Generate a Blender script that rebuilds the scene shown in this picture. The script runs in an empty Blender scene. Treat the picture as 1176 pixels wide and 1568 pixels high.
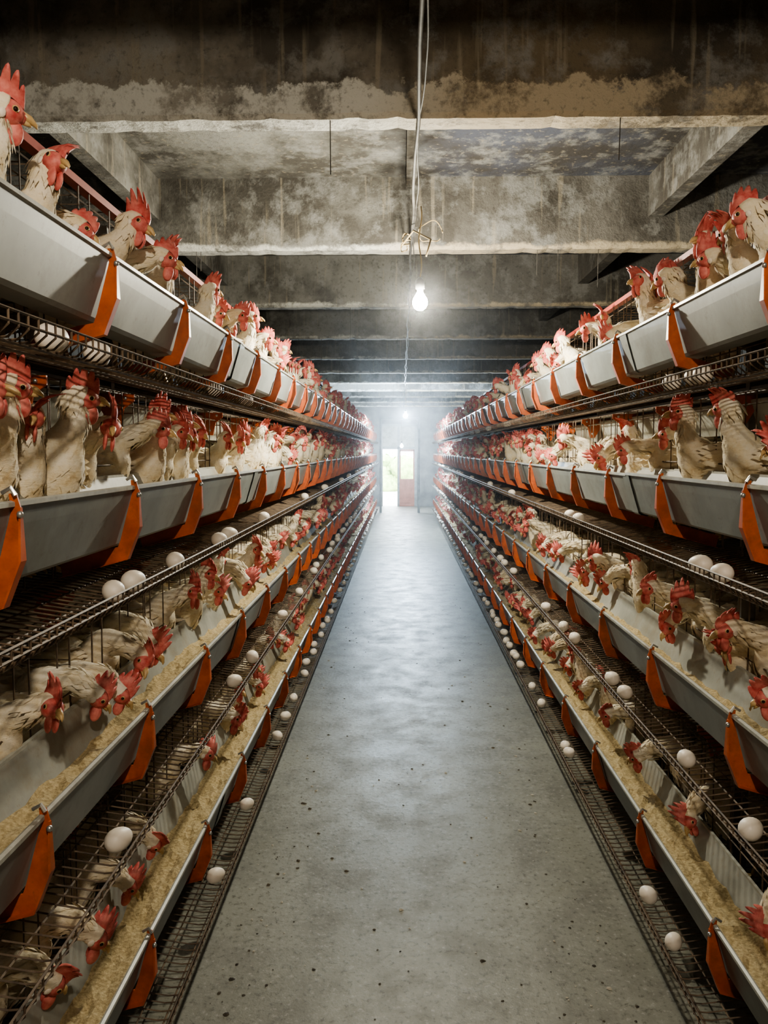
import bpy, math, random
from mathutils import Vector, noise
random.seed(7)
R = random.random
U = random.uniform
H = 1.30            # camera height
scene = bpy.context.scene
COL = scene.collection

# ------------------------------------------------------------------ materials
def newmat(name):
    m = bpy.data.materials.new(name); m.use_nodes = True
    nt = m.node_tree; nt.nodes.clear()
    out = nt.nodes.new('ShaderNodeOutputMaterial')
    b = nt.nodes.new('ShaderNodeBsdfPrincipled')
    nt.links.new(b.outputs[0], out.inputs[0])
    return m, nt, b
def N(nt, t, **kw):
    n = nt.nodes.new(t)
    for k, v in kw.items():
        if k in n.inputs.keys(): n.inputs[k].default_value = v
        else: setattr(n, k, v)
    return n
def coords(nt, scale=(1, 1, 1), obj=True):
    tc = nt.nodes.new('ShaderNodeTexCoord'); mp = nt.nodes.new('ShaderNodeMapping')
    mp.inputs['Scale'].default_value = scale
    nt.links.new(tc.outputs['Object' if obj else 'Generated'], mp.inputs[0])
    return mp.outputs[0]
def noise_f(nt, vec, scale, detail=6, rough=0.6):
    n = N(nt, 'ShaderNodeTexNoise', Scale=scale, Detail=detail, Roughness=rough)
    nt.links.new(vec, n.inputs['Vector']); return n.outputs[0]
def ramp(nt, fac, stops):
    r = nt.nodes.new('ShaderNodeValToRGB'); e = r.color_ramp.elements
    while len(e) < len(stops): e.new(0.5)
    for i, (p, c) in enumerate(stops):
        e[i].position = p
        e[i].color = (c, c, c, 1) if isinstance(c, (int, float)) else (*c, 1)
    nt.links.new(fac, r.inputs[0]); return r.outputs[0]
def mix(nt, fac, a, b, blend='MIX'):
    m = nt.nodes.new('ShaderNodeMix'); m.data_type = 'RGBA'; m.blend_type = blend
    for s, i in ((fac, 0), (a, 6), (b, 7)):
        if isinstance(s, (int, float)): m.inputs[i].default_value = s
        elif isinstance(s, tuple): m.inputs[i].default_value = (*s, 1)
        else: nt.links.new(s, m.inputs[i])
    return m.outputs[2]
def math_n(nt, op, a, b=0.0):
    m = nt.nodes.new('ShaderNodeMath'); m.operation = op
    for s, i in ((a, 0), (b, 1)):
        if isinstance(s, (int, float)): m.inputs[i].default_value = s
        else: nt.links.new(s, m.inputs[i])
    return m.outputs[0]
def bump(nt, b, h, strength=0.3, dist=0.01):
    n = N(nt, 'ShaderNodeBump', Strength=strength, Distance=dist)
    nt.links.new(h, n.inputs['Height']); nt.links.new(n.outputs[0], b.inputs['Normal'])
def simple(name, c1, c2, scale=20, rough=0.6, metal=0.0, bmp=0.2, sc=(1, 1, 1), bd=0.003, lo=.35, hi=.65, dirt=None):
    m, nt, b = newmat(name)
    v = coords(nt, sc); f = noise_f(nt, v, scale)
    c = ramp(nt, f, [(lo, c1), (hi, c2)])
    if dirt:
        c = mix(nt, ramp(nt, noise_f(nt, v, scale*.45, 8, .75), [(.48, 0.), (.68, .8)]), c, dirt)
        c = mix(nt, ramp(nt, noise_f(nt, v, scale*6, 6, .75), [(.58, 0.), (.70, .6)]), c, dirt)
    nt.links.new(c, b.inputs['Base Color'])
    b.inputs['Roughness'].default_value = rough; b.inputs['Metallic'].default_value = metal
    if bmp: bump(nt, b, f, bmp, bd)
    return m

def m_floor():
    m, nt, b = newmat('floor_concrete')
    v = coords(nt)
    big = noise_f(nt, v, 1.3, 5); mid = noise_f(nt, v, 6, 8, .7); fine = noise_f(nt, v, 60, 6, .7)
    vs = coords(nt, (3.0, .35, 1)); st = noise_f(nt, vs, 2.2, 5)
    c = mix(nt, ramp(nt, big, [(.35, 0.), (.65, 1.)]), (.175, .172, .138), (.25, .25, .212))
    c = mix(nt, ramp(nt, mid, [(.46, 0.), (.66, .75)]), c, (.115, .105, .08))
    c = mix(nt, ramp(nt, st, [(.5, 0.), (.8, .5)]), c, (.31, .31, .275))
    c = mix(nt, ramp(nt, fine, [(.54, 0.), (.64, .75)]), c, (.07, .062, .045))
    c = mix(nt, ramp(nt, fine, [(.34, .7), (.43, 0.)]), c, (.34, .33, .30))
    nt.links.new(c, b.inputs['Base Color'])
    nt.links.new(ramp(nt, mid, [(.3, .34), (.7, .58)]), b.inputs['Roughness'])
    bump(nt, b, fine, .3, .004)
    return m
def m_ceiling(name, zb, base_l, base_r, band):
    m, nt, b = newmat(name)
    v = coords(nt)
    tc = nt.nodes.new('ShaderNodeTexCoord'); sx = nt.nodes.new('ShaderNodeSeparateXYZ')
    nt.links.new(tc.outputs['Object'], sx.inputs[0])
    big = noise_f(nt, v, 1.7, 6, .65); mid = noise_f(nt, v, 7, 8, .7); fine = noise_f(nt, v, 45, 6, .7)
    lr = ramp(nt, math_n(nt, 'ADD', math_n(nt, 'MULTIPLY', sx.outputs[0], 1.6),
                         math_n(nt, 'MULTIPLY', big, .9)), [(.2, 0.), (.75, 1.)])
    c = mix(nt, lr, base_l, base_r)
    c = mix(nt, ramp(nt, big, [(.44, 0.), (.60, .85)]), c, (.050, .043, .035))
    c = mix(nt, ramp(nt, mid, [(.50, 0.), (.62, .7)]), c, (.29, .29, .28))
    vd = coords(nt, (22, 22, 1.2)); dr = noise_f(nt, vd, 1.6, 3, .5)
    c = mix(nt, ramp(nt, dr, [(.60, 0.), (.68, .5)]), c, (.34, .30, .23))
    if band:
        h = math_n(nt, 'SUBTRACT', sx.outputs[2], zb)
        h = math_n(nt, 'ADD', h, math_n(nt, 'MULTIPLY', math_n(nt, 'SUBTRACT', mid, .5), .3*min(1, band/.09+.2)))
        mask = ramp(nt, h, [(band, 1.), (band+.015, 0.)])
        mask = mix(nt, 1.0, mask, ramp(nt, noise_f(nt, v, 4.5, 8, .75), [(.40, 0.15), (.50, 1.)]), 'MULTIPLY')
        cc = mix(nt, lr, (.68, .68, .64), (.52, .44, .32))
        c = mix(nt, mask, c, cc)
    c = mix(nt, ramp(nt, fine, [(.54, 0.), (.70, .6)]), c, (.05, .045, .038))
    nt.links.new(c, b.inputs['Base Color']); b.inputs['Roughness'].default_value = .85
    bump(nt, b, mix(nt, .5, mid, fine), .7, .02)
    return m
def m_feather():
    m, nt, b = newmat('hen_feathers')
    v = coords(nt); oi = nt.nodes.new('ShaderNodeObjectInfo')
    f = noise_f(nt, v, 26, 6, .7); g = noise_f(nt, coords(nt, (1, 1, 3)), 90, 4, .7)
    c = ramp(nt, f, [(.26, (.56, .41, .22)), (.40, (.84, .74, .54)), (.58, (.91, .86, .74))])
    c = mix(nt, math_n(nt, 'MULTIPLY', oi.outputs['Random'], .32), c, (.68, .50, .28))
    c = mix(nt, ramp(nt, g, [(.55, 0.), (.78, .45)]), c, (.40, .28, .16))
    nt.links.new(c, b.inputs['Base Color']); b.inputs['Roughness'].default_value = .8
    bump(nt, b, g, .45, .004)
    return m
M = dict(
    floor=m_floor(),
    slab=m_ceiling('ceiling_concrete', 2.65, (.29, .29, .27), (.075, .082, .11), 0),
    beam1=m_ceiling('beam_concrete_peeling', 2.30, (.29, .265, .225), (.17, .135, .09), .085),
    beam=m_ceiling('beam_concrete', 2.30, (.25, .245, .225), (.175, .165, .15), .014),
    wall=simple('wall_concrete', (.14, .14, .135), (.30, .30, .29), 3, .9, 0, .4, bd=.01),
    pvc=simple('trough_pvc_grey', (.21, .23, .225), (.30, .325, .318), 5, .45, .0, .08, dirt=(.15, .145, .12)),
    lip=simple('trough_lip', (.36, .37, .34), (.48, .49, .45), 12, .4, 0, .05, dirt=(.22, .19, .15)),
    pvcin=simple('trough_inside', (.28, .29, .27), (.41, .42, .39), 9, .5, 0, .1, dirt=(.28, .23, .15)),
    feed=simple('feed_mash', (.33, .25, .12), (.58, .47, .28), 130, .95, 0, .9, bd=.006),
    orange=simple('orange_paint', (.38, .075, .020), (.57, .13, .036), 22, .42, 0, .15, dirt=(.22, .08, .035)),
    rust=simple('wire_rusty', (.06, .042, .030), (.19, .135, .09), 30, .6, .1, .1),
    steel=simple('steel_dark', (.12, .11, .10), (.22, .20, .18), 15, .5, .3, .1),
    bolt=simple('bolt_zinc', (.45, .45, .44), (.6, .6, .58), 30, .35, .8, 0),
    sheet=simple('manure_sheet', (.28, .28, .24), (.44, .45, .40), 6, .6, 0, .1, dirt=(.15, .12, .08)),
    egg=simple('egg_shell', (.78, .69, .58), (.87, .80, .72), 6, .45, 0, .03),
    feather=m_feather(),
    comb=simple('hen_comb', (.50, .075, .070), (.74, .25, .21), 60, .55, 0, .5, bd=.002),
    beak=simple('hen_beak', (.50, .33, .15), (.66, .48, .25), 60, .4, 0, 0),
    eye=simple('hen_eye', (.02, .01, .006), (.03, .015, .01), 60, .1, 0, 0),
    leg=simple('hen_leg', (.50, .38, .18), (.62, .48, .26), 60, .6, 0, .2),
    red=simple('red_rail', (.26, .03, .02), (.38, .055, .03), 12, .45, 0, .1),
    cable=simple('cable_grey', (.03, .028, .024), (.11, .10, .09), 14, .7, 0, .1),
    cord=simple('cord_tan', (.20, .14, .06), (.36, .28, .15), 14, .7, 0, .1),
    black=simple('socket_black', (.02, .02, .02), (.04, .04, .04), 14, .4, 0, 0),
    dark=simple('debris', (.03, .025, .02), (.10, .08, .05), 60, .9, 0, .3),
    lite=simple('debris_light', (.30, .26, .20), (.45, .42, .36), 60, .9, 0, .3),
    frame=simple('door_frame_wood', (.20, .21, .20), (.34, .35, .34), 8, .6, 0, .1),
    dpanel=simple('door_panel_red', (.34, .12, .07), (.48, .19, .12), 8, .5, 0, .1),
    leaf=simple('foliage', (.20, .32, .08), (.45, .58, .22), 8, .7, 0, .3),
    yard=simple('yard_ground', (.50, .48, .42), (.65, .62, .55), 3, .9, 0, .2),
)
def m_emit(name, col, s):
    m = bpy.data.materials.new(name); m.use_nodes = True; nt = m.node_tree; nt.nodes.clear()
    o = nt.nodes.new('ShaderNodeOutputMaterial'); e = nt.nodes.new('ShaderNodeEmission')
    e.inputs[0].default_value = (*col, 1); e.inputs[1].default_value = s
    nt.links.new(e.outputs[0], o.inputs[0]); return m

# ------------------------------------------------------------------ mesh builder
class MB:
    def __init__(s): s.v = []; s.f = []; s.m = []; s.sm = []
    def add(s, vs, fs, mi=0, smooth=False):
        o = len(s.v); s.v += [tuple(p) for p in vs]
        for f in fs: s.f.append(tuple(i + o for i in f)); s.m.append(mi); s.sm.append(smooth)
    def box(s, a, b, mi=0):
        x0, y0, z0 = a; x1, y1, z1 = b
        s.add([(x0,y0,z0),(x1,y0,z0),(x1,y1,z0),(x0,y1,z0),(x0,y0,z1),(x1,y0,z1),(x1,y1,z1),(x0,y1,z1)],
              [(0,3,2,1),(4,5,6,7),(0,1,5,4),(1,2,6,5),(2,3,7,6),(3,0,4,7)], mi)
    def tube(s, pts, r, n=4, mi=0, smooth=False, cap=True):
        pts = [Vector(p) for p in pts]; rings = []
        for i, p in enumerate(pts):
            t = (pts[min(i+1, len(pts)-1)] - pts[max(i-1, 0)]).normalized()
            a = Vector((0, 0, 1)) if abs(t.z) < .9 else Vector((0, 1, 0))
            x = t.cross(a).normalized(); y = t.cross(x)
            rr = r[i] if isinstance(r, (list, tuple)) else r
            rings.append([p + (x*math.cos(2*math.pi*k/n) + y*math.sin(2*math.pi*k/n))*rr for k in range(n)])
        vs = [q for g in rings for q in g]; fs = []
        for i in range(len(pts)-1):
            for k in range(n):
                fs.append((i*n+k, i*n+(k+1) % n, (i+1)*n+(k+1) % n, (i+1)*n+k))
        if cap: fs.append(tuple(range(n))[::-1]); fs.append(tuple((len(pts)-1)*n+k for k in range(n)))
        s.add(vs, fs, mi, smooth)
    def extr(s, prof, y0, y1, P, mi=0, closed=True):
        n = len(prof)
        vs = [P(u, y0, z) for u, z in prof] + [P(u, y1, z) for u, z in prof]
        fs = [(i, (i+1) % n, n+(i+1) % n, n+i) for i in range(n if closed else n-1)]
        if closed: fs += [tuple(range(n)), tuple(range(n, 2*n))[::-1]]
        s.add(vs, fs, mi)
    def ell(s, c, r, seg=10, rg=6, mi=0, ax=None):
        c = Vector(c); ax = ax or (Vector((1,0,0)), Vector((0,1,0)), Vector((0,0,1)))
        vs = []; fs = []
        for i in range(rg+1):
            th = math.pi*i/rg
            for k in range(seg):
                ph = 2*math.pi*k/seg
                vs.append(c + ax[0]*(r[0]*math.sin(th)*math.cos(ph)) + ax[1]*(r[1]*math.sin(th)*math.sin(ph)) + ax[2]*(r[2]*math.cos(th)))
        for i in range(rg):
            for k in range(seg): fs.append((i*seg+k, i*seg+(k+1) % seg, (i+1)*seg+(k+1) % seg, (i+1)*seg+k))
        s.add(vs, fs, mi, True)
    def mesh(s, name, mats):
        me = bpy.data.meshes.new(name); me.from_pydata(s.v, [], s.f)
        for m in mats: me.materials.append(M[m] if isinstance(m, str) else m)
        me.polygons.foreach_set('material_index', s.m); me.polygons.foreach_set('use_smooth', s.sm)
        me.update(); return me
    def obj(s, name, mats, parent=None):
        return place(name, s.mesh(name, mats), parent)
def place(name, me, parent=None, loc=(0,0,0), rot=(0,0,0), sc=1.0):
    o = bpy.data.objects.new(name, me); COL.objects.link(o)
    o.location = loc; o.rotation_euler = rot
    o.scale = (sc, sc, sc) if isinstance(sc, (int, float)) else sc
    if parent: o.parent = parent
    return o
def empty(name, loc=(0,0,0)):
    o = bpy.data.objects.new(name, None); COL.objects.link(o); o.location = loc; o.empty_display_size = .1; return o

# ------------------------------------------------------------------ room
Y0, Y1, XL, XR = -3.0, 18.0, -2.3, 2.45
ZS, ZB = 2.65, 2.30
b = MB(); b.box((XL-.2, Y0-.2, -.15), (XR+.2, Y1+.2, 0)); b.obj('floor', ['floor'])
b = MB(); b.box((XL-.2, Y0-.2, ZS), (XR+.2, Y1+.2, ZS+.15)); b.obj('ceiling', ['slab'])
b = MB(); b.box((XL-.2, Y0-.2, 0), (XL, Y1+.2, ZS)); b.obj('wall_left', ['wall'])
b = MB(); b.box((XR, Y0-.2, 0), (XR+.2, Y1+.2, ZS)); b.obj('wall_right', ['wall'])
b = MB(); b.box((XL, Y0-.2, 0), (XR, Y0, ZS)); b.obj('wall_back', ['wall'])
DX0, DX1, DZ = -.50, .36, 1.92
b = MB(); b.box((XL, Y1, 0), (DX0, Y1+.2, ZS)); b.box((DX1, Y1, 0), (XR, Y1+.2, ZS)); b.box((DX0, Y1, DZ), (DX1, Y1+.2, ZS))
b.obj('wall_front', ['wall'])

def beam(y, mat, t=.11):
    b = MB(); nx = 160; vs = []; fs = []
    xs = [XL + (XR-XL)*i/nx for i in range(nx+1)]
    prof = [(0, ZS)] + [(0, ZS-(ZS-ZB)*k/5) for k in range(1, 5)] + [(0, ZB+.012), (.014, ZB), (t-.014, ZB), (t, ZB+.012), (t, ZS)]
    n = len(prof)
    for x in xs:
        for k, (dy, z) in enumerate(prof):
            j = noise.noise(Vector((x*3, y*3+dy*4, z*4)))
            jj = noise.noise(Vector((x*17, y*3, z*19)))
            if z < ZS-.01:
                vs.append((x, y+dy + .004*j*(1 if dy < t/2 else -1) + .0015*jj, z + (max(0, jj-.1)*.014+.0015*j if z < ZB+.02 else 0)))
            else: vs.append((x, y+dy, z))
    for i in range(nx):
        for k in range(n-1): fs.append((i*n+k, i*n+k+1, (i+1)*n+k+1, (i+1)*n+k))
    b.add(vs, fs, 0, False); return b.obj('ceiling_beam', [mat])
beams_y = [2.40 + 1.53*k for k in range(-3, 11)]
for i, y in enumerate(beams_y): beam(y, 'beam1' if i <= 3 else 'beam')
for x, zb, w in ((-1.25, ZB+.15, .07), (1.25, ZB+.15, .07), (.045, ZS-.05, .05)):
    b = MB()
    for i in range(len(beams_y)-1):
        b.box((x-w/2, beams_y[i]+.11, zb), (x+w/2, beams_y[i+1], ZS))
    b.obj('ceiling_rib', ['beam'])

# door at far end
d = empty('door_1', (0, Y1, 0))
b = MB()
b.box((DX0, -.03, 0), (DX0+.06, .1, DZ)); b.box((DX1-.06, -.03, 0), (DX1, .1, DZ)); b.box((DX0, -.03, DZ-.06), (DX1, .1, DZ))
b.box((-.10, -.02, 0), (-.05, .08, DZ)); b.box((DX0, -.02, 1.33), (DX1, .08, 1.39))
b.obj('frame', ['frame'], d)
b = MB()
b.box((-.05, .0, .0), (.30, .04, .64)); b.box((-.05, .0, .64), (-.02, .04, 1.33)); b.box((.27, .0, .64), (.30, .04, 1.33)); b.box((-.05, .0, 1.28), (.30, .04, 1.33))
b.box((.0, -.012, .08), (.25, .0, .56))
b.obj('leaf', ['dpanel'], d)
b = MB(); b.box((DX0+.06, .02, 1.39), (DX1-.06, .04, DZ-.06)); b.obj('transom', ['sheet'], d)
# gate frame before door
b = MB()
for x in (-.44, .36): b.box((x-.025, 16.1, 0), (x+.025, 16.15, 2.0))
b.box((-.44, 16.1, 1.95), (.36, 16.15, 2.0)); b.obj('gate_frame', ['frame'])
# outdoors
b = MB(); b.box((-12, Y1+.2, -.12), (12, 40, -.02)); b.obj('yard_ground', ['yard'])
b = MB()
for i in range(60):
    c = Vector((U(-4, 4), U(25, 27), U(.1, .9))); r = U(.25, .5); 
    b.ell(c, (r, r, r*.9), 9, 6)
    for k in range(30):
        a = Vector((U(-1,1), U(-1,1), U(-1,1))).normalized(); p = c + a*r
        t = Vector((U(-1,1), U(-1,1), U(-1,1)))*.08; w = t.cross(a)
        b.add([p, p+t+w, p+2*t, p+t-w], [(0,1,2,3)])
for v in range(len(b.v)):
    if b.v[v][2] < 0: b.v[v] = (b.v[v][0], b.v[v][1], -.02)
b.obj('garden_hedge', ['leaf'])

# ------------------------------------------------------------------ cage racks
LIPS = [H-.98, H-.518, H-.068, H+.34]
XLIP = {-1: -.51, 1: .65}
RY0, RY1 = -1.2, 15.6
def rack(sg):
    def P(u, y, z): return (XLIP[sg] + sg*u, y, z)
    root = empty('cage_rack')
    troughs = MB(); feed = MB(); wires = MB(); brk = MB(); fr = MB(); sh = MB()
    BR = .455 if sg < 0 else .485
    OFF = {-1: [.11, .135, .085, .0], 1: [.08, .03, .0, -.05]}[sg]
    for ti, L in enumerate(LIPS):
        off = OFF[ti]
        prof = [(0, 0), (.008, -.03), (.032, -.108), (.04, -.114), (.088, -.114), (.096, -.108), (.14, .01)]
        inn = [(.137, .01), (.093, -.105), (.086, -.110), (.042, -.110), (.035, -.105), (.011, -.03), (.004, 0)]
        y = RY0 - U(0, .6)
        while y < RY1:
            y2 = min(y+1.95, RY1)
            dz = U(-.003, .003)
            pr = [(u, L+z+dz) for u, z in prof]; pi = [(u, L+z+dz) for u, z in inn]
            nn = len(pr)
            vs = [P(u, yy, z) for yy in (y, y2) for u, z in pr]
            troughs.add(vs, [(i, i+1, nn+i+1, nn+i) for i in range(nn-1)], 0)
            vs = [P(u, yy, z) for yy in (y, y2) for u, z in pi]
            troughs.add(vs, [(i, i+1, nn+i+1, nn+i) for i in range(nn-1)], 2)
            troughs.extr([(-.004, L+dz-.004), (-.004, L+dz+.002), (.001, L+dz+.004), (.005, L+dz+.002), (.003, L+dz-.006)], y, y2, P, 1)
            troughs.extr([(.136, L+dz+.005), (.137, L+dz+.014), (.144, L+dz+.014), (.144, L+dz+.004)], y, y2, P, 1)
            cp = [(u-.003 if u < .06 else u+.003, L+z-.002+dz) for u, z in prof]
            vs = [P(u, yy, z) for yy in (y-.03, y+.03) for u, z in cp]
            troughs.add(vs, [(i, i+1, nn+i+1, nn+i) for i in range(nn-1)], 0)
            y = y2
        ny = 620; cols = [.022, .034, .048, .062, .075, .090, .104, .118]
        vs = []
        for i in range(ny+1):
            yy = RY0 + (RY1-RY0)*i/ny
            lvl = (-.056 if ti == 0 else -.064) + .016*noise.noise(Vector((yy*1.7, sg*3, ti*7)))
            for u in cols:
                n1 = noise.noise(Vector((yy*22, u*40, ti*5+sg))); n2 = noise.noise(Vector((yy*60, u*90, ti)))
                e = abs(u-.07)/.05
                z = lvl + .010*n1 + .005*n2 + .006*e*e
                if u <= .023: uu = .0 + .011 + (-.03 - z)*.30
                elif u >= .117: uu = .0935 + (z+.105)*.38
                else: uu = u
                vs.append(P(uu, yy, L+z))
        nc = len(cols); fs = [(i*nc+k, i*nc+k+1, (i+1)*nc+k+1, (i+1)*nc+k) for i in range(ny) for k in range(nc-1)]
        feed.add(vs, fs, 0, False)
        y = RY0; r = .0018
        while y < RY1:
            j = U(-.002, .002)
            wires.tube([P(.17, y, L-.176), P(-.004, y+j, L-.202), P(-.026, y+j, L-.200), P(-.040, y+j, L-.188), P(-.040, y+j, L-.170)], r, 3 if y > 4 else 4, 0, False, False)
            if y < 7: wires.tube([P(.17, y, L-.176), P(.62, y, L-.125)], r, 3, 0, False, False)
            y += .025 if y < 5 else .042
        for u, z in ((-.040, -.170), (-.040, -.184), (-.018, -.204), (.035, -.199), (.095, -.190), (.16, -.180), (.25, -.17), (.35, -.158), (.45, -.147), (.55, -.136)):
            wires.tube([P(u, RY0, L+z), P(u, RY1, L+z)], .0021, 4)
        y = RY0; k = 0; top = .205
        while y < RY1:
            if k % 3 != 2 : wires.tube([P(.156, y, L-.176), P(.152, y+U(-.003,.003), L+top)], .0019, 3, 0, False, False)
            y += .055; k += 1
        for z in (top, top-.03, .035, -.03, -.10): wires.tube([P(.154, RY0, L+z), P(.154, RY1, L+z)], .002, 4)
        for u in (.25, .38, .5, .62): wires.tube([P(u, RY0, L+top), P(u, RY1, L+top)], .0018, 3)
        y = RY0
        while y < RY1:
            wires.tube([P(.154, y, L+top), P(.62, y, L+top), P(.62, y, L-.125)], .0015, 3, 0, False, False)
            y += .06 if y < 6 else .12
        y = off
        while y < RY1:
            for z in (-.08, -.02, .04, .10, .16): wires.tube([P(.155, y, L+z), P(.62, y, L+z)], .0017, 3)
            for u in (.155, .27, .39, .5): wires.tube([P(u, y, L-.17), P(u, y, L+top)], .0017, 3)
            y += BR
        if ti > 0:
            sh.extr([(.20, L-.218), (.62, L-.200), (.62, L-.204), (.20, L-.223)], RY0, RY1, P)
            sh.extr([(.20, L-.216), (.23, L-.30), (.234, L-.30), (.204, L-.216)], RY0, RY1, P)
        # orange trough brackets
        y = off
        while y < RY1:
            prof2 = [(-.006, .012), (-.012, -.010), (-.015, -.076), (.010, -.138), (.140, -.174), (.146, -.145), (.06, -.121), (.032, -.116), (.026, -.100), (.002, -.012), (.004, .012)]
            brk.extr([(u, L+z) for u, z in prof2], y-.0015, y+.0015, P, 0)
            fl = [(-.012, -.006), (-.015, -.076), (.010, -.138), (.140, -.174)]
            for a, bb in ((0, 1), (1, 2), (2, 3)):
                q0, q1 = fl[a], fl[bb]; w0 = .005 if a == 0 else .016; w1 = .016
                vs = [P(q0[0]-.001, y-w0, L+q0[1]), P(q0[0]-.001, y, L+q0[1]), P(q1[0]-.001, y, L+q1[1]), P(q1[0]-.001, y-w1, L+q1[1])]
                vs += [P(q0[0]+.002, y-w0, L+q0[1]), P(q0[0]+.002, y, L+q0[1]), P(q1[0]+.002, y, L+q1[1]), P(q1[0]+.002, y-w1, L+q1[1])]
                brk.add(vs, [(0,1,2,3),(7,6,5,4),(0,3,7,4),(1,5,6,2),(0,4,5,1),(3,2,6,7)], 0)
            brk.tube([P(-.008, y-.007, L+.010), P(-.002, y-.007, L+.020), P(.010, y-.007, L+.013)], .003, 6, 1)
            brk.ell(P(-.013, y-.007, L-.015), (.005, .005, .005), 6, 4, 1)
            g = [(.13, -.205), (.215, -.205), (.215, -.235), (.185, -.285), (.165, -.285), (.155, -.240), (.13, -.222)]
            if ti > 0 :
                brk.extr([(u, L+z) for u, z in g], y+.02, y+.025, P, 0)
                for u, z in ((.150, -.215), (.19, -.228), (.175, -.268)): brk.ell(P(u, y+.019, L+z), (.005, .004, .005), 6, 4, 1)
            y += BR
        fr.extr([(.165, L-.205), (.205, L-.205), (.205, L-.185), (.202, L-.185), (.202, L-.202), (.165, L-.202)], RY0, RY1, P, 2)
    L = LIPS[3]
    fr.extr([(.148, L+.200), (.170, L+.200), (.170, L+.216), (.148, L+.216)], RY0, RY1, P, 0)
    y = OFF[2] + BR
    while y < RY1:
        for u in (.20, .63):
            fr.box(tuple(min(a, c) for a, c in zip(P(u, y-.022, 0), P(u+.035, y+.0, LIPS[3]+.2))),
                   tuple(max(a, c) for a, c in zip(P(u, y-.022, 0), P(u+.035, y+.0, LIPS[3]+.2))), 2)
        for LL in LIPS:
            fr.tube([P(.2, y+.01, LL-.21), P(.65, y+.01, LL-.16)], .012, 6, 1)
        y += BR*3
    troughs.obj('feed_troughs', ['pvc', 'lip', 'pvcin'], root)
    feed.obj('feed', ['feed'], root)
    wires.obj('cage_wires', ['rust'], root)
    brk.obj('trough_brackets', ['orange', 'bolt'], root)
    fr.obj('frame', ['red', 'orange', 'steel'], root)
    sh.obj('manure_sheets', ['sheet'], root)
rack(-1); rack(1)

# ------------------------------------------------------------------ hens
def cr(P0, P1, P2, P3, t):
    return [.5*((2*b)+(-a+c)*t+(2*a-5*b+4*c-d)*t*t+(-a+3*b-3*c+d)*t**3) for a, b, c, d in zip(P0, P1, P2, P3)]
def resample(keys, sub):
    out = []
    for i in range(len(keys)-1):
        for k in range(sub):
            out.append(cr(keys[max(i-1,0)], keys[i], keys[i+1], keys[min(i+2, len(keys)-1)], k/sub))
    out.append(list(keys[-1])); return out
def frames(pts):
    fr = []
    for i, p in enumerate(pts):
        t = (pts[min(i+1, len(pts)-1)] - pts[max(i-1, 0)]).normalized()
        s = Vector((0, 1, 0)); s = (s - t*s.dot(t)).normalized(); n = t.cross(s).normalized()
        fr.append((t, s, n))
    return fr
def loft(b, keys, sub=4, seg=16, mi=0, feathers=None, rnd=None):
    rs = resample(keys, sub); pts = [Vector(r[:3]) for r in rs]; fr = frames(pts)
    vs = []; fs = []
    for i, (p, (t, s, n)) in enumerate(zip(pts, fr)):
        w, h = max(rs[i][3], .001), max(rs[i][4], .001)
        for k in range(seg):
            a = 2*math.pi*k/seg
            q = 1 + .05*noise.noise(p*40 + Vector((k, k*.3, 0)))
            vs.append(p + s*(w*math.cos(a)*q) + n*(h*math.sin(a)*q))
    for i in range(len(pts)-1):
        for k in range(seg): fs.append((i*seg+k, i*seg+(k+1) % seg, (i+1)*seg+(k+1) % seg, (i+1)*seg+k))
    fs.append(tuple(range(seg))[::-1]); fs.append(tuple((len(pts)-1)*seg+k for k in range(seg)))
    b.add(vs, fs, mi, True)
    if feathers:
        i0, i1, dens, ln = feathers
        for i in range(int(i0*len(pts)), int(i1*len(pts))):
            p, (t, s, n) = pts[i], fr[i]; w, h = rs[i][3], rs[i][4]
            cnt = max(5, int(dens*(w+h)))
            if w < .037: cnt = max(cnt, 11)
            for k in range(cnt):
                a = 2*math.pi*(k + rnd.random())/cnt
                rad = (s*math.cos(a)/w + n*math.sin(a)/h).normalized()
                q = p + s*(w*math.cos(a)) + n*(h*math.sin(a))
                d = (-t + rad*rnd.uniform(.06, .26) + Vector((0, 0, -.25))).normalized()
                sd = d.cross(rad).normalized(); l = ln*rnd.uniform(.7, 1.25); wd = l*(.33 if w > .037 else .19)
                q = q + rad*.001
                b.add([q, q+d*l*.5+sd*wd+rad*.001, q+d*l+rad*.001, q+d*l*.5-sd*wd+rad*.001, q+d*l*.5+rad*.003],
                      [(0,1,4),(1,2,4),(2,3,4),(3,0,4)], mi, True)
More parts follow.
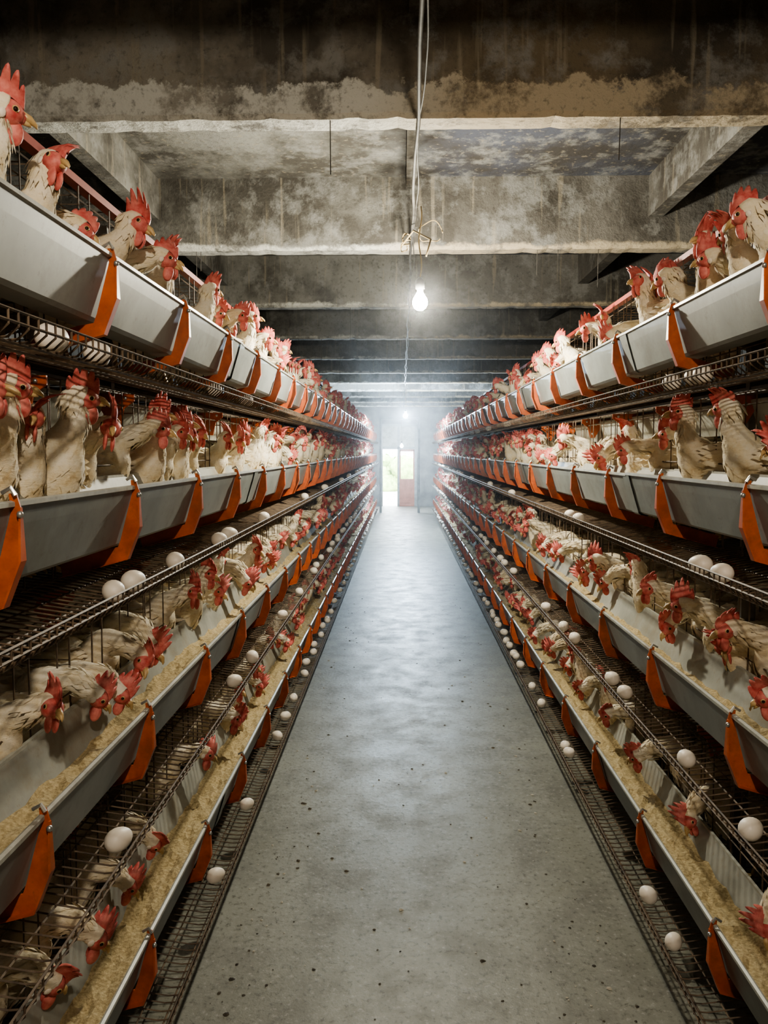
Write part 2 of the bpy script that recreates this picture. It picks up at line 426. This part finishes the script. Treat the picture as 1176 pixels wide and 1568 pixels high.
def make_hen(name, neck, head, hdir, seed=0, comb=.036, flop=.5):
    rnd = random.Random(seed); b = MB(); comb *= 1.2
    head = Vector(head); d = Vector(hdir).normalized()
    s = Vector((0, 1, 0)); s = (s - d*s.dot(d))
    if s.length < .2: s = Vector((-1, 0, 0)) - d*(-d.x)
    s.normalize(); n = d.cross(s).normalized()
    if abs(d.z) < .8 and n.z < 0: n = -n; s = -s
    elif abs(d.z) >= .8 and n.x < 0: n = -n; s = -s
    body = [(-.165, 0, .262, .006, .006), (-.140, 0, .245, .022, .018), (-.105, 0, .222, .045, .045), (-.055, 0, .195, .066, .068),
            (.0, 0, .178, .073, .078), (.045, 0, .183, .067, .074), (.078, 0, .205, .050, .056), (.098, 0, .236, .036, .038)]
    nk = []
    m = len(neck)
    for i, q in enumerate(neck):
        r = .029 + (.0190-.029)*(i+1)/m
        nk.append((*q, r, r*1.05))
    hb = head - d*.016
    hd = [(*hb, .0180, .0195), (*(head+n*.001), .0180, .0205)]
    loft(b, body+nk+hd, 4, 16, 0, (.10, .93, 150, .030), rnd)
    b.ell(head+d*.006-n*.001, (.021, .0200, .0190), 14, 10, 1, (d, s, n))
    b.ell(head+d*.018-n*.001, (.013, .0110, .0120), 10, 6, 1, (d, s, n))
    b.tube([head+d*.022+n*.002, head+d*.034+n*.001, head+d*.044-n*.004, head+d*.047-n*.008], [.0078, .0060, .0030, .0006], 8, 2, True)
    b.tube([head+d*.022-n*.004, head+d*.033-n*.006, head+d*.039-n*.008], [.0060, .0040, .0008], 8, 2, True)
    for sd in (-1, 1):
        b.ell(head+d*.010+n*.004+s*(sd*.0182), (.0052, .0020, .0052), 8, 6, 2, (d, s, n))
        b.ell(head+d*.010+n*.004+s*(sd*.0194), (.0036, .0018, .0036), 8, 6, 3, (d, s, n))
        b.ell(head-d*.006-n*.007+s*(sd*.0185), (.006, .002, .007), 8, 5, 4, (d, s, n))
        dn = Vector((0, 0, -1)); wdir = (-n*.55 + dn*.8).normalized() if abs(d.z) < .8 else (-n*.5 + dn*.6).normalized()
        w2 = s.cross(wdir).normalized(); c0 = head+d*.016-n*.012+s*(sd*.007)
        b.ell(c0 + wdir*.014, (.0115, .0040, .0175), 10, 7, 1, (w2, (s+n*.0).normalized(), wdir))
    NT = 31; rows = []
    for side in (0, 1):
        for i in range(NT):
            t = i/(NT-1)
            base = head + d*(.024 - .054*t) + n*(.010 + .010*math.sin(math.pi*min(t*1.1, 1)))
            env = math.sin(math.pi*min(1, .12 + t*.80))**.7
            ser = .50 + .50*abs(math.sin(t*math.pi*5))**.8
            for j in range(4):
                hh = comb*env*(ser if j == 3 else 1*ser**.4)*j/3
                th = .0042*(1 - .62*j/3)
                bend = flop*hh*hh/comb*.9 + .004*math.sin(t*9+seed)*j/3
                rows.append(base + n*(hh*(1-.25*abs(flop)*j/3)) - d*(hh*.34*t) + s*((th if side else -th) + bend))
    fs = []
    for i in range(NT-1):
        for j in range(3):
            a = i*4+j; fs.append((a, a+1, a+5, a+4)); c = NT*4+a; fs.append((c, c+4, c+5, c+1))
        fs.append((i*4+3, NT*4+i*4+3, NT*4+i*4+7, i*4+7))
    for j in range(3):
        fs.append((j, NT*4+j, NT*4+j+1, j+1)); e = (NT-1)*4+j; fs.append((e, e+1, NT*4+e+1, NT*4+e))
    b.add(rows, fs, 1, True)
    for sd in (-1, 1):
        wk = [(.070, sd*.050, .215, .006, .012), (.045, sd*.070, .208, .012, .034), (0, sd*.078, .200, .013, .045), (-.055, sd*.070, .200, .012, .038), (-.110, sd*.046, .212, .008, .022), (-.150, sd*.026, .226, .003, .008)]
        loft(b, wk, 3, 10, 0, (.15, .9, 190, .036), rnd)
    for k in range(-3, 4):
        root = Vector((-.135, k*.006, .245)); tip = Vector((-.225 + abs(k)*.008, k*.016, .292 - abs(k)*.010)); dd = (tip-root); sd = Vector((0, .013, .003))
        b.add([root, root+dd*.5+sd, root+dd*.93+sd*.8, tip, root+dd*.93-sd*.8, root+dd*.5-sd], [(0,1,2,3,4,5)], 0, True)
    for sd in (-1, 1):
        b.tube([(-.010, sd*.036, .150), (.002, sd*.036, .115), (-.016, sd*.034, .075), (-.020, sd*.033, .068)], [.034, .026, .012, .007], 10, 0, True)
        b.tube([(-.020, sd*.033, .075), (-.008, sd*.033, .035), (0, sd*.033, .010)], [.0070, .0055, .0062], 8, 5, True)
        for a, l in ((-28, .045), (0, .052), (28, .045), (180, .022)):
            a = math.radians(a)
            b.tube([(0, sd*.033, .010), (math.cos(a)*l*.5, sd*.033+math.sin(a)*l*.5, .010), (math.cos(a)*l, sd*.033+math.sin(a)*l, .003)], [.0055, .0045, .0018], 6, 5, True)
    return b.mesh(name, ['feather', 'comb', 'beak', 'eye', 'egg', 'leg'])
HEN = {
 'up':  [make_hen('hen_up_a', [(.108,0,.262),(.113,0,.290)], (.126,0,.325), (1,.15,-.08), 1, .040, .5),
         make_hen('hen_up_b', [(.110,.004,.262),(.116,.010,.288)], (.130,.016,.318), (.55,.80,-.15), 2, .036, -.6),
         make_hen('hen_up_c', [(.110,-.004,.262),(.116,-.010,.286)], (.130,-.016,.314), (.55,-.80,-.2), 3, .040, .9),
         make_hen('hen_up_d', [(.116,0,.258),(.132,.0,.280)], (.152,0,.300), (.9,-.35,-.45), 10, .042, -1.0)],
 'fwd': [make_hen('hen_fwd_a', [(.122,0,.256),(.155,0,.268)], (.196,0,.272), (.95,.1,-.35), 4, .036, .8),
         make_hen('hen_fwd_b', [(.122,.006,.254),(.155,.016,.262)], (.190,.026,.258), (.6,.65,-.5), 5, .034, -.7),
         make_hen('hen_fwd_c', [(.122,-.006,.256),(.152,-.016,.270)], (.184,-.026,.276), (.6,-.75,-.2), 6, .040, -.4),
         make_hen('hen_fwd_d', [(.124,.0,.248),(.160,.0,.246)], (.202,.0,.236), (.8,-.1,-.6), 11, .038, 1.0)],
 'peck': [make_hen('hen_peck_a', [(.128,0,.246),(.170,0,.238)], (.205,0,.200), (.62,.1,-.8), 7, .034, .6),
          make_hen('hen_peck_b', [(.128,.006,.244),(.168,.014,.228)], (.196,.022,.186), (.45,.35,-.8), 8, .036, -.7),
          make_hen('hen_peck_c', [(.130,-.006,.244),(.175,-.014,.232)], (.215,-.022,.196), (.7,-.3,-.7), 9, .034, .5),
          make_hen('hen_peck_d', [(.130,-.010,.244),(.172,-.026,.236)], (.204,-.050,.210), (.4,-.6,-.65), 12, .038, -.9)]}
flock = empty('hen_flock')
def hen(sg, ti, y, pose, u=None, yaw=None, z=0):
    u = u if u is not None else {'up': .225, 'fwd': .262, 'peck': .275}[pose] + U(-.02, .012)
    zf = LIPS[ti] - .174 + (u-.17)*.11 + .003
    yaw = U(-.5, .5) if yaw is None else yaw
    rot = (0 if sg < 0 else math.pi) + yaw
    me = random.choice(HEN[pose])
    near = y < 2.9 and y > 0.9
    k = U(.90, 1.06) if ti < 3 else U(.96, 1.08)
    place('hen' if near else 'flock_member', me, None if near else flock, (XLIP[sg]+sg*u, y, zf+z), (0, U(-.06, .06), rot), k)
near = {
 (-1,3): [(1.10,'up'),(1.21,'up'),(1.30,'up'),(1.39,'fwd'),(1.66,'up'),(1.76,'fwd'),(1.95,'up'),(2.07,'up'),(2.42,'up'),(2.55,'fwd')],
 (-1,2): [(1.10,'up'),(1.22,'up'),(1.33,'up'),(1.44,'up'),(1.58,'fwd'),(1.78,'fwd'),(1.96,'up'),(2.07,'up'),(2.18,'up'),(2.29,'up'),(2.41,'up')],
 (-1,1): [(1.24,'fwd'),(1.40,'peck'),(1.53,'peck'),(1.72,'peck'),(1.90,'peck'),(2.13,'fwd'),(2.30,'up'),(2.42,'fwd'),(2.55,'up')],
 (-1,0): [(1.20,'peck'),(1.33,'peck'),(1.58,'peck'),(1.80,'peck'),(2.13,'fwd'),(2.5,'peck')],
 (1,3): [(1.44,'up'),(1.58,'up'),(1.70,'up'),(1.84,'fwd'),(1.98,'up'),(2.10,'up'),(2.2,'up'),(2.34,'up'),(2.48,'up')],
 (1,2): [(1.40,'fwd'),(1.58,'fwd'),(1.80,'up'),(2.05,'up'),(2.2,'fwd'),(2.42,'fwd'),(2.6,'up')],
 (1,1): [(1.44,'peck'),(1.72,'fwd'),(1.86,'fwd'),(1.98,'fwd'),(2.12,'peck'),(2.3,'fwd'),(2.5,'up')],
 (1,0): [(1.6,'peck'),(2.02,'peck'),(2.20,'peck'),(2.65,'fwd')],
}
for (sg, ti), lst in near.items():
    for y, p in lst: hen(sg, ti, y, p)
    for rng in ((-.6, .85), (2.72, 15.4)):
        y = rng[0]
        while y < rng[1]:
            q = R()
            pose = ('up' if q < .5 else 'fwd' if q < .8 else 'peck') if ti >= 2 else ('up' if q < .2 else 'fwd' if q < .5 else 'peck')
            if R() < .86: hen(sg, ti, y, pose)
            y += U(.10, .20)
    y = .9
    while y < 7:
        if R() < .6:
            u = U(.40, .47)
            place('flock_member', random.choice(HEN['up']), flock, (XLIP[sg]+sg*u, y, LIPS[ti]-.174+(u-.17)*.11+.003), (0, 0, U(0, 6.28)), U(.9, 1.0))
        y += U(.2, .3)

# ------------------------------------------------------------------ eggs
def egg_mesh():
    b = MB(); seg = 20; rg = 14; vs = []; fs = []
    for i in range(rg+1):
        th = math.pi*i/rg; z = .0280*math.cos(th); r = .0212*math.sin(th)*(1 - .13*math.cos(th))
        for k in range(seg): vs.append((r*math.cos(2*math.pi*k/seg), z, r*math.sin(2*math.pi*k/seg)))
    for i in range(rg):
        for k in range(seg): fs.append((i*seg+k, i*seg+(k+1) % seg, (i+1)*seg+(k+1) % seg, (i+1)*seg+k))
    b.add(vs, fs, 0, True); return b.mesh('egg', ['egg'])
EGG = egg_mesh()
F = 1178.0
eggrow = empty('egg_rows')
def egg(sg, ti, y, u=-.004, near=True):
    z = LIPS[ti]-.200 + .0212 + .0016
    place('egg' if near else 'egg_in_row', EGG, None if near else eggrow, (XLIP[sg]+sg*u, y, z), (0, U(-.3, .3), U(-.9, .9)), U(.90, 1.02))
def egx(sg, ti, px, u=-.004, **k):
    X = abs(XLIP[sg] + sg*u); egg(sg, ti, F*X/abs(px-615), u, **k)
for px in (83, 152): egx(-1, 3, px)
egx(-1, 3, 150, .022)
for px in (330, 380): egx(-1, 3, px)
for px in (165, 198, 263, 332, 349, 403): egx(-1, 2, px)
for px in (163, 353, 381, 430, 456): egx(-1, 1, px)
for px in (318, 370, 419, 433, 446, 463, 478, 490, 500): egx(-1, 0, px)
for px in (1020, 1055, 1068): egx(1, 3, px)
for px in (1105, 1072, 885, 872): egx(1, 2, px)
for px in (1165, 1060, 962, 942, 883, 866, 838): egx(1, 1, px)
for px in (1050, 1007, 878, 872, 834, 819, 800, 790, 783, 765, 757): egx(1, 0, px)
for sg in (-1, 1):
    for ti in range(4):
        y = 4.0 + R()
        while y < 15.3:
            egg(sg, ti, y, U(-.010, .015), near=False)
            y += U(.08, .5) if ti < 2 else U(.3, 1.4)

# ------------------------------------------------------------------ lamps and cables
def bulb(x, y, z, ztop, col, s, base=(.0, .0)):
    root = empty('light_bulb', (x, y, z))
    b = MB(); prof = [(.0, -.036), (.012, -.034), (.023, -.026), (.030, -.012), (.031, 0), (.027, .014), (.018, .028), (.013, .038)]
    seg = 16; vs = [(r*math.cos(2*math.pi*k/seg), r*math.sin(2*math.pi*k/seg), zz) for r, zz in prof for k in range(seg)]
    fs = [(i*seg+k, i*seg+(k+1) % seg, (i+1)*seg+(k+1) % seg, (i+1)*seg+k) for i in range(len(prof)-1) for k in range(seg)]
    b.add(vs, fs, 0, True)
    g = b.obj('glass', [m_emit('bulb_glow', col, s)], root)
    b = MB(); b.tube([(0,0,.036),(0,0,.050),(0,0,.052),(0,0,.085),(0,0,.10)], [.014,.014,.019,.019,.006], 12, 0, True); b.obj('socket', ['black'], root)
    b = MB(); pts = []
    for i in range(13):
        t = i/12; pts.append((base[0]*t + .006*math.sin(t*9), base[1]*t, .098 + (ztop-z-.098)*t))
    b.tube(pts, .0028, 6, 0, True); b.obj('cord', ['cord'], root)
bulb(.075, 3.25, H+.615, ZB, (1.0, .94, .76), 3000)
bulb(.06, 12.0, H+.54, ZB, (.66, .84, 1.0), 15000)
bulb(.0, 16.6, H+.10, ZB, (.74, .88, 1.0), 6000)
bulb(.10, -.25, H+.80, ZB, (1.0, .88, .70), 1900)
# scatter box added in the aisle: stands for lens bloom with some dust
b = MB(); b.box((-.46, 2.7, .02), (.60, 16.0, 2.24)); o = b.obj('bloom_dust_haze', [])
m = bpy.data.materials.new('bloom_dust_volume'); m.use_nodes = True; nt = m.node_tree; nt.nodes.clear()
out = nt.nodes.new('ShaderNodeOutputMaterial'); v = nt.nodes.new('ShaderNodeVolumeScatter')
v.inputs['Density'].default_value = .012; v.inputs['Anisotropy'].default_value = .7; v.inputs['Color'].default_value = (.95, .97, 1, 1)
nt.links.new(v.outputs[0], out.inputs['Volume']); o.data.materials.append(m)
# cable along ceiling
b = MB()
for kk, (x0, amp, r) in enumerate(((.045, .004, .006), (.056, .006, .0025))):
    pts = []
    for i in range(300):
        y = -2.9 + i*.0695
        ph = ((y-2.40) % 1.53)/1.53
        z = ZB - .006 - .012*math.sin(math.pi*ph)*(.6+.5*kk)
        pts.append((x0 + amp*math.sin(y*6+kk*2) + .008*noise.noise(Vector((y*3, kk, 0))), y, z))
    b.tube(pts, r, 6, 0, True)
b.obj('ceiling_cable', ['cable'])
b = MB()
def loop(c, r, n=30, turns=1.5, squ=1.0):
    pts = [(c[0]+r*math.cos(2*math.pi*turns*i/n)*squ, c[1]+.02*math.sin(i*.7), c[2]+r*math.sin(2*math.pi*turns*i/n)*(1-.3*i/n)) for i in range(n+1)]
    b.tube(pts, .0028, 5, 0, True)
loop((.13, 3.6, ZB-.01), .055, turns=.9); loop((.01, 3.7, ZB-.05), .025, squ=.6); loop((.02, 3.5, ZB-.06), .018)
b.tube([(.02, 3.8, ZB-.01), (.03, 3.6, ZB-.06), (.0, 3.5, ZB-.09), (.05, 3.42, ZB-.05), (.12, 3.3, ZB-.12), (.10, 3.25, ZB-.2)], .004, 6, 0, True)
b.obj('hanging_cord', ['cord'])
b = MB()
for i in range(26):
    x = U(-1.1, 1.2); y = random.choice(beams_y[3:10]) + .02
    b.tube([(x, y, ZB+.02), (x+U(-.004,.004), y, ZB-U(.05, .26))], .0016, 4)
b.obj('hanging_strings', ['cable'])

# floor debris
b = MB()
def chip(x, y, r, mi):
    n = 6; vs = []
    for k in range(n):
        a = 2*math.pi*k/n; q = r*U(.6, 1.2); vs.append((x+q*math.cos(a), y+q*math.sin(a), .001))
    vs.append((x, y, r*.5)); b.add(vs, [(k, (k+1) % n, n) for k in range(n)], mi)
for i in range(900):
    y = 1.3 + 9*R()**1.5; e = R()
    x = U(-.42, .55) if e < .35 else (U(-.46, -.28) if e < .7 else U(.36, .60))
    chip(x, y, U(.002, .008)*R()+.001, 0 if R() < .6 else 1)
b.obj('floor_debris', ['dark', 'lite'])

# ------------------------------------------------------------------ world, camera
w = bpy.data.worlds.new('world'); scene.world = w; w.use_nodes = True
bg = w.node_tree.nodes['Background']; bg.inputs[0].default_value = (.86, .93, 1, 1); bg.inputs[1].default_value = 30
cam = bpy.data.cameras.new('camera'); co = bpy.data.objects.new('camera', cam); COL.objects.link(co)
cam.sensor_fit = 'VERTICAL'; cam.sensor_height = 36; cam.lens = 1178/1568*36; cam.clip_start = .02
co.location = (0, 0, H)
co.rotation_euler = (math.radians(90-4.56), 0, math.radians(1.31))
scene.camera = co
scene.view_settings.look = 'AgX - Medium High Contrast'
scene.view_settings.exposure = -0.1
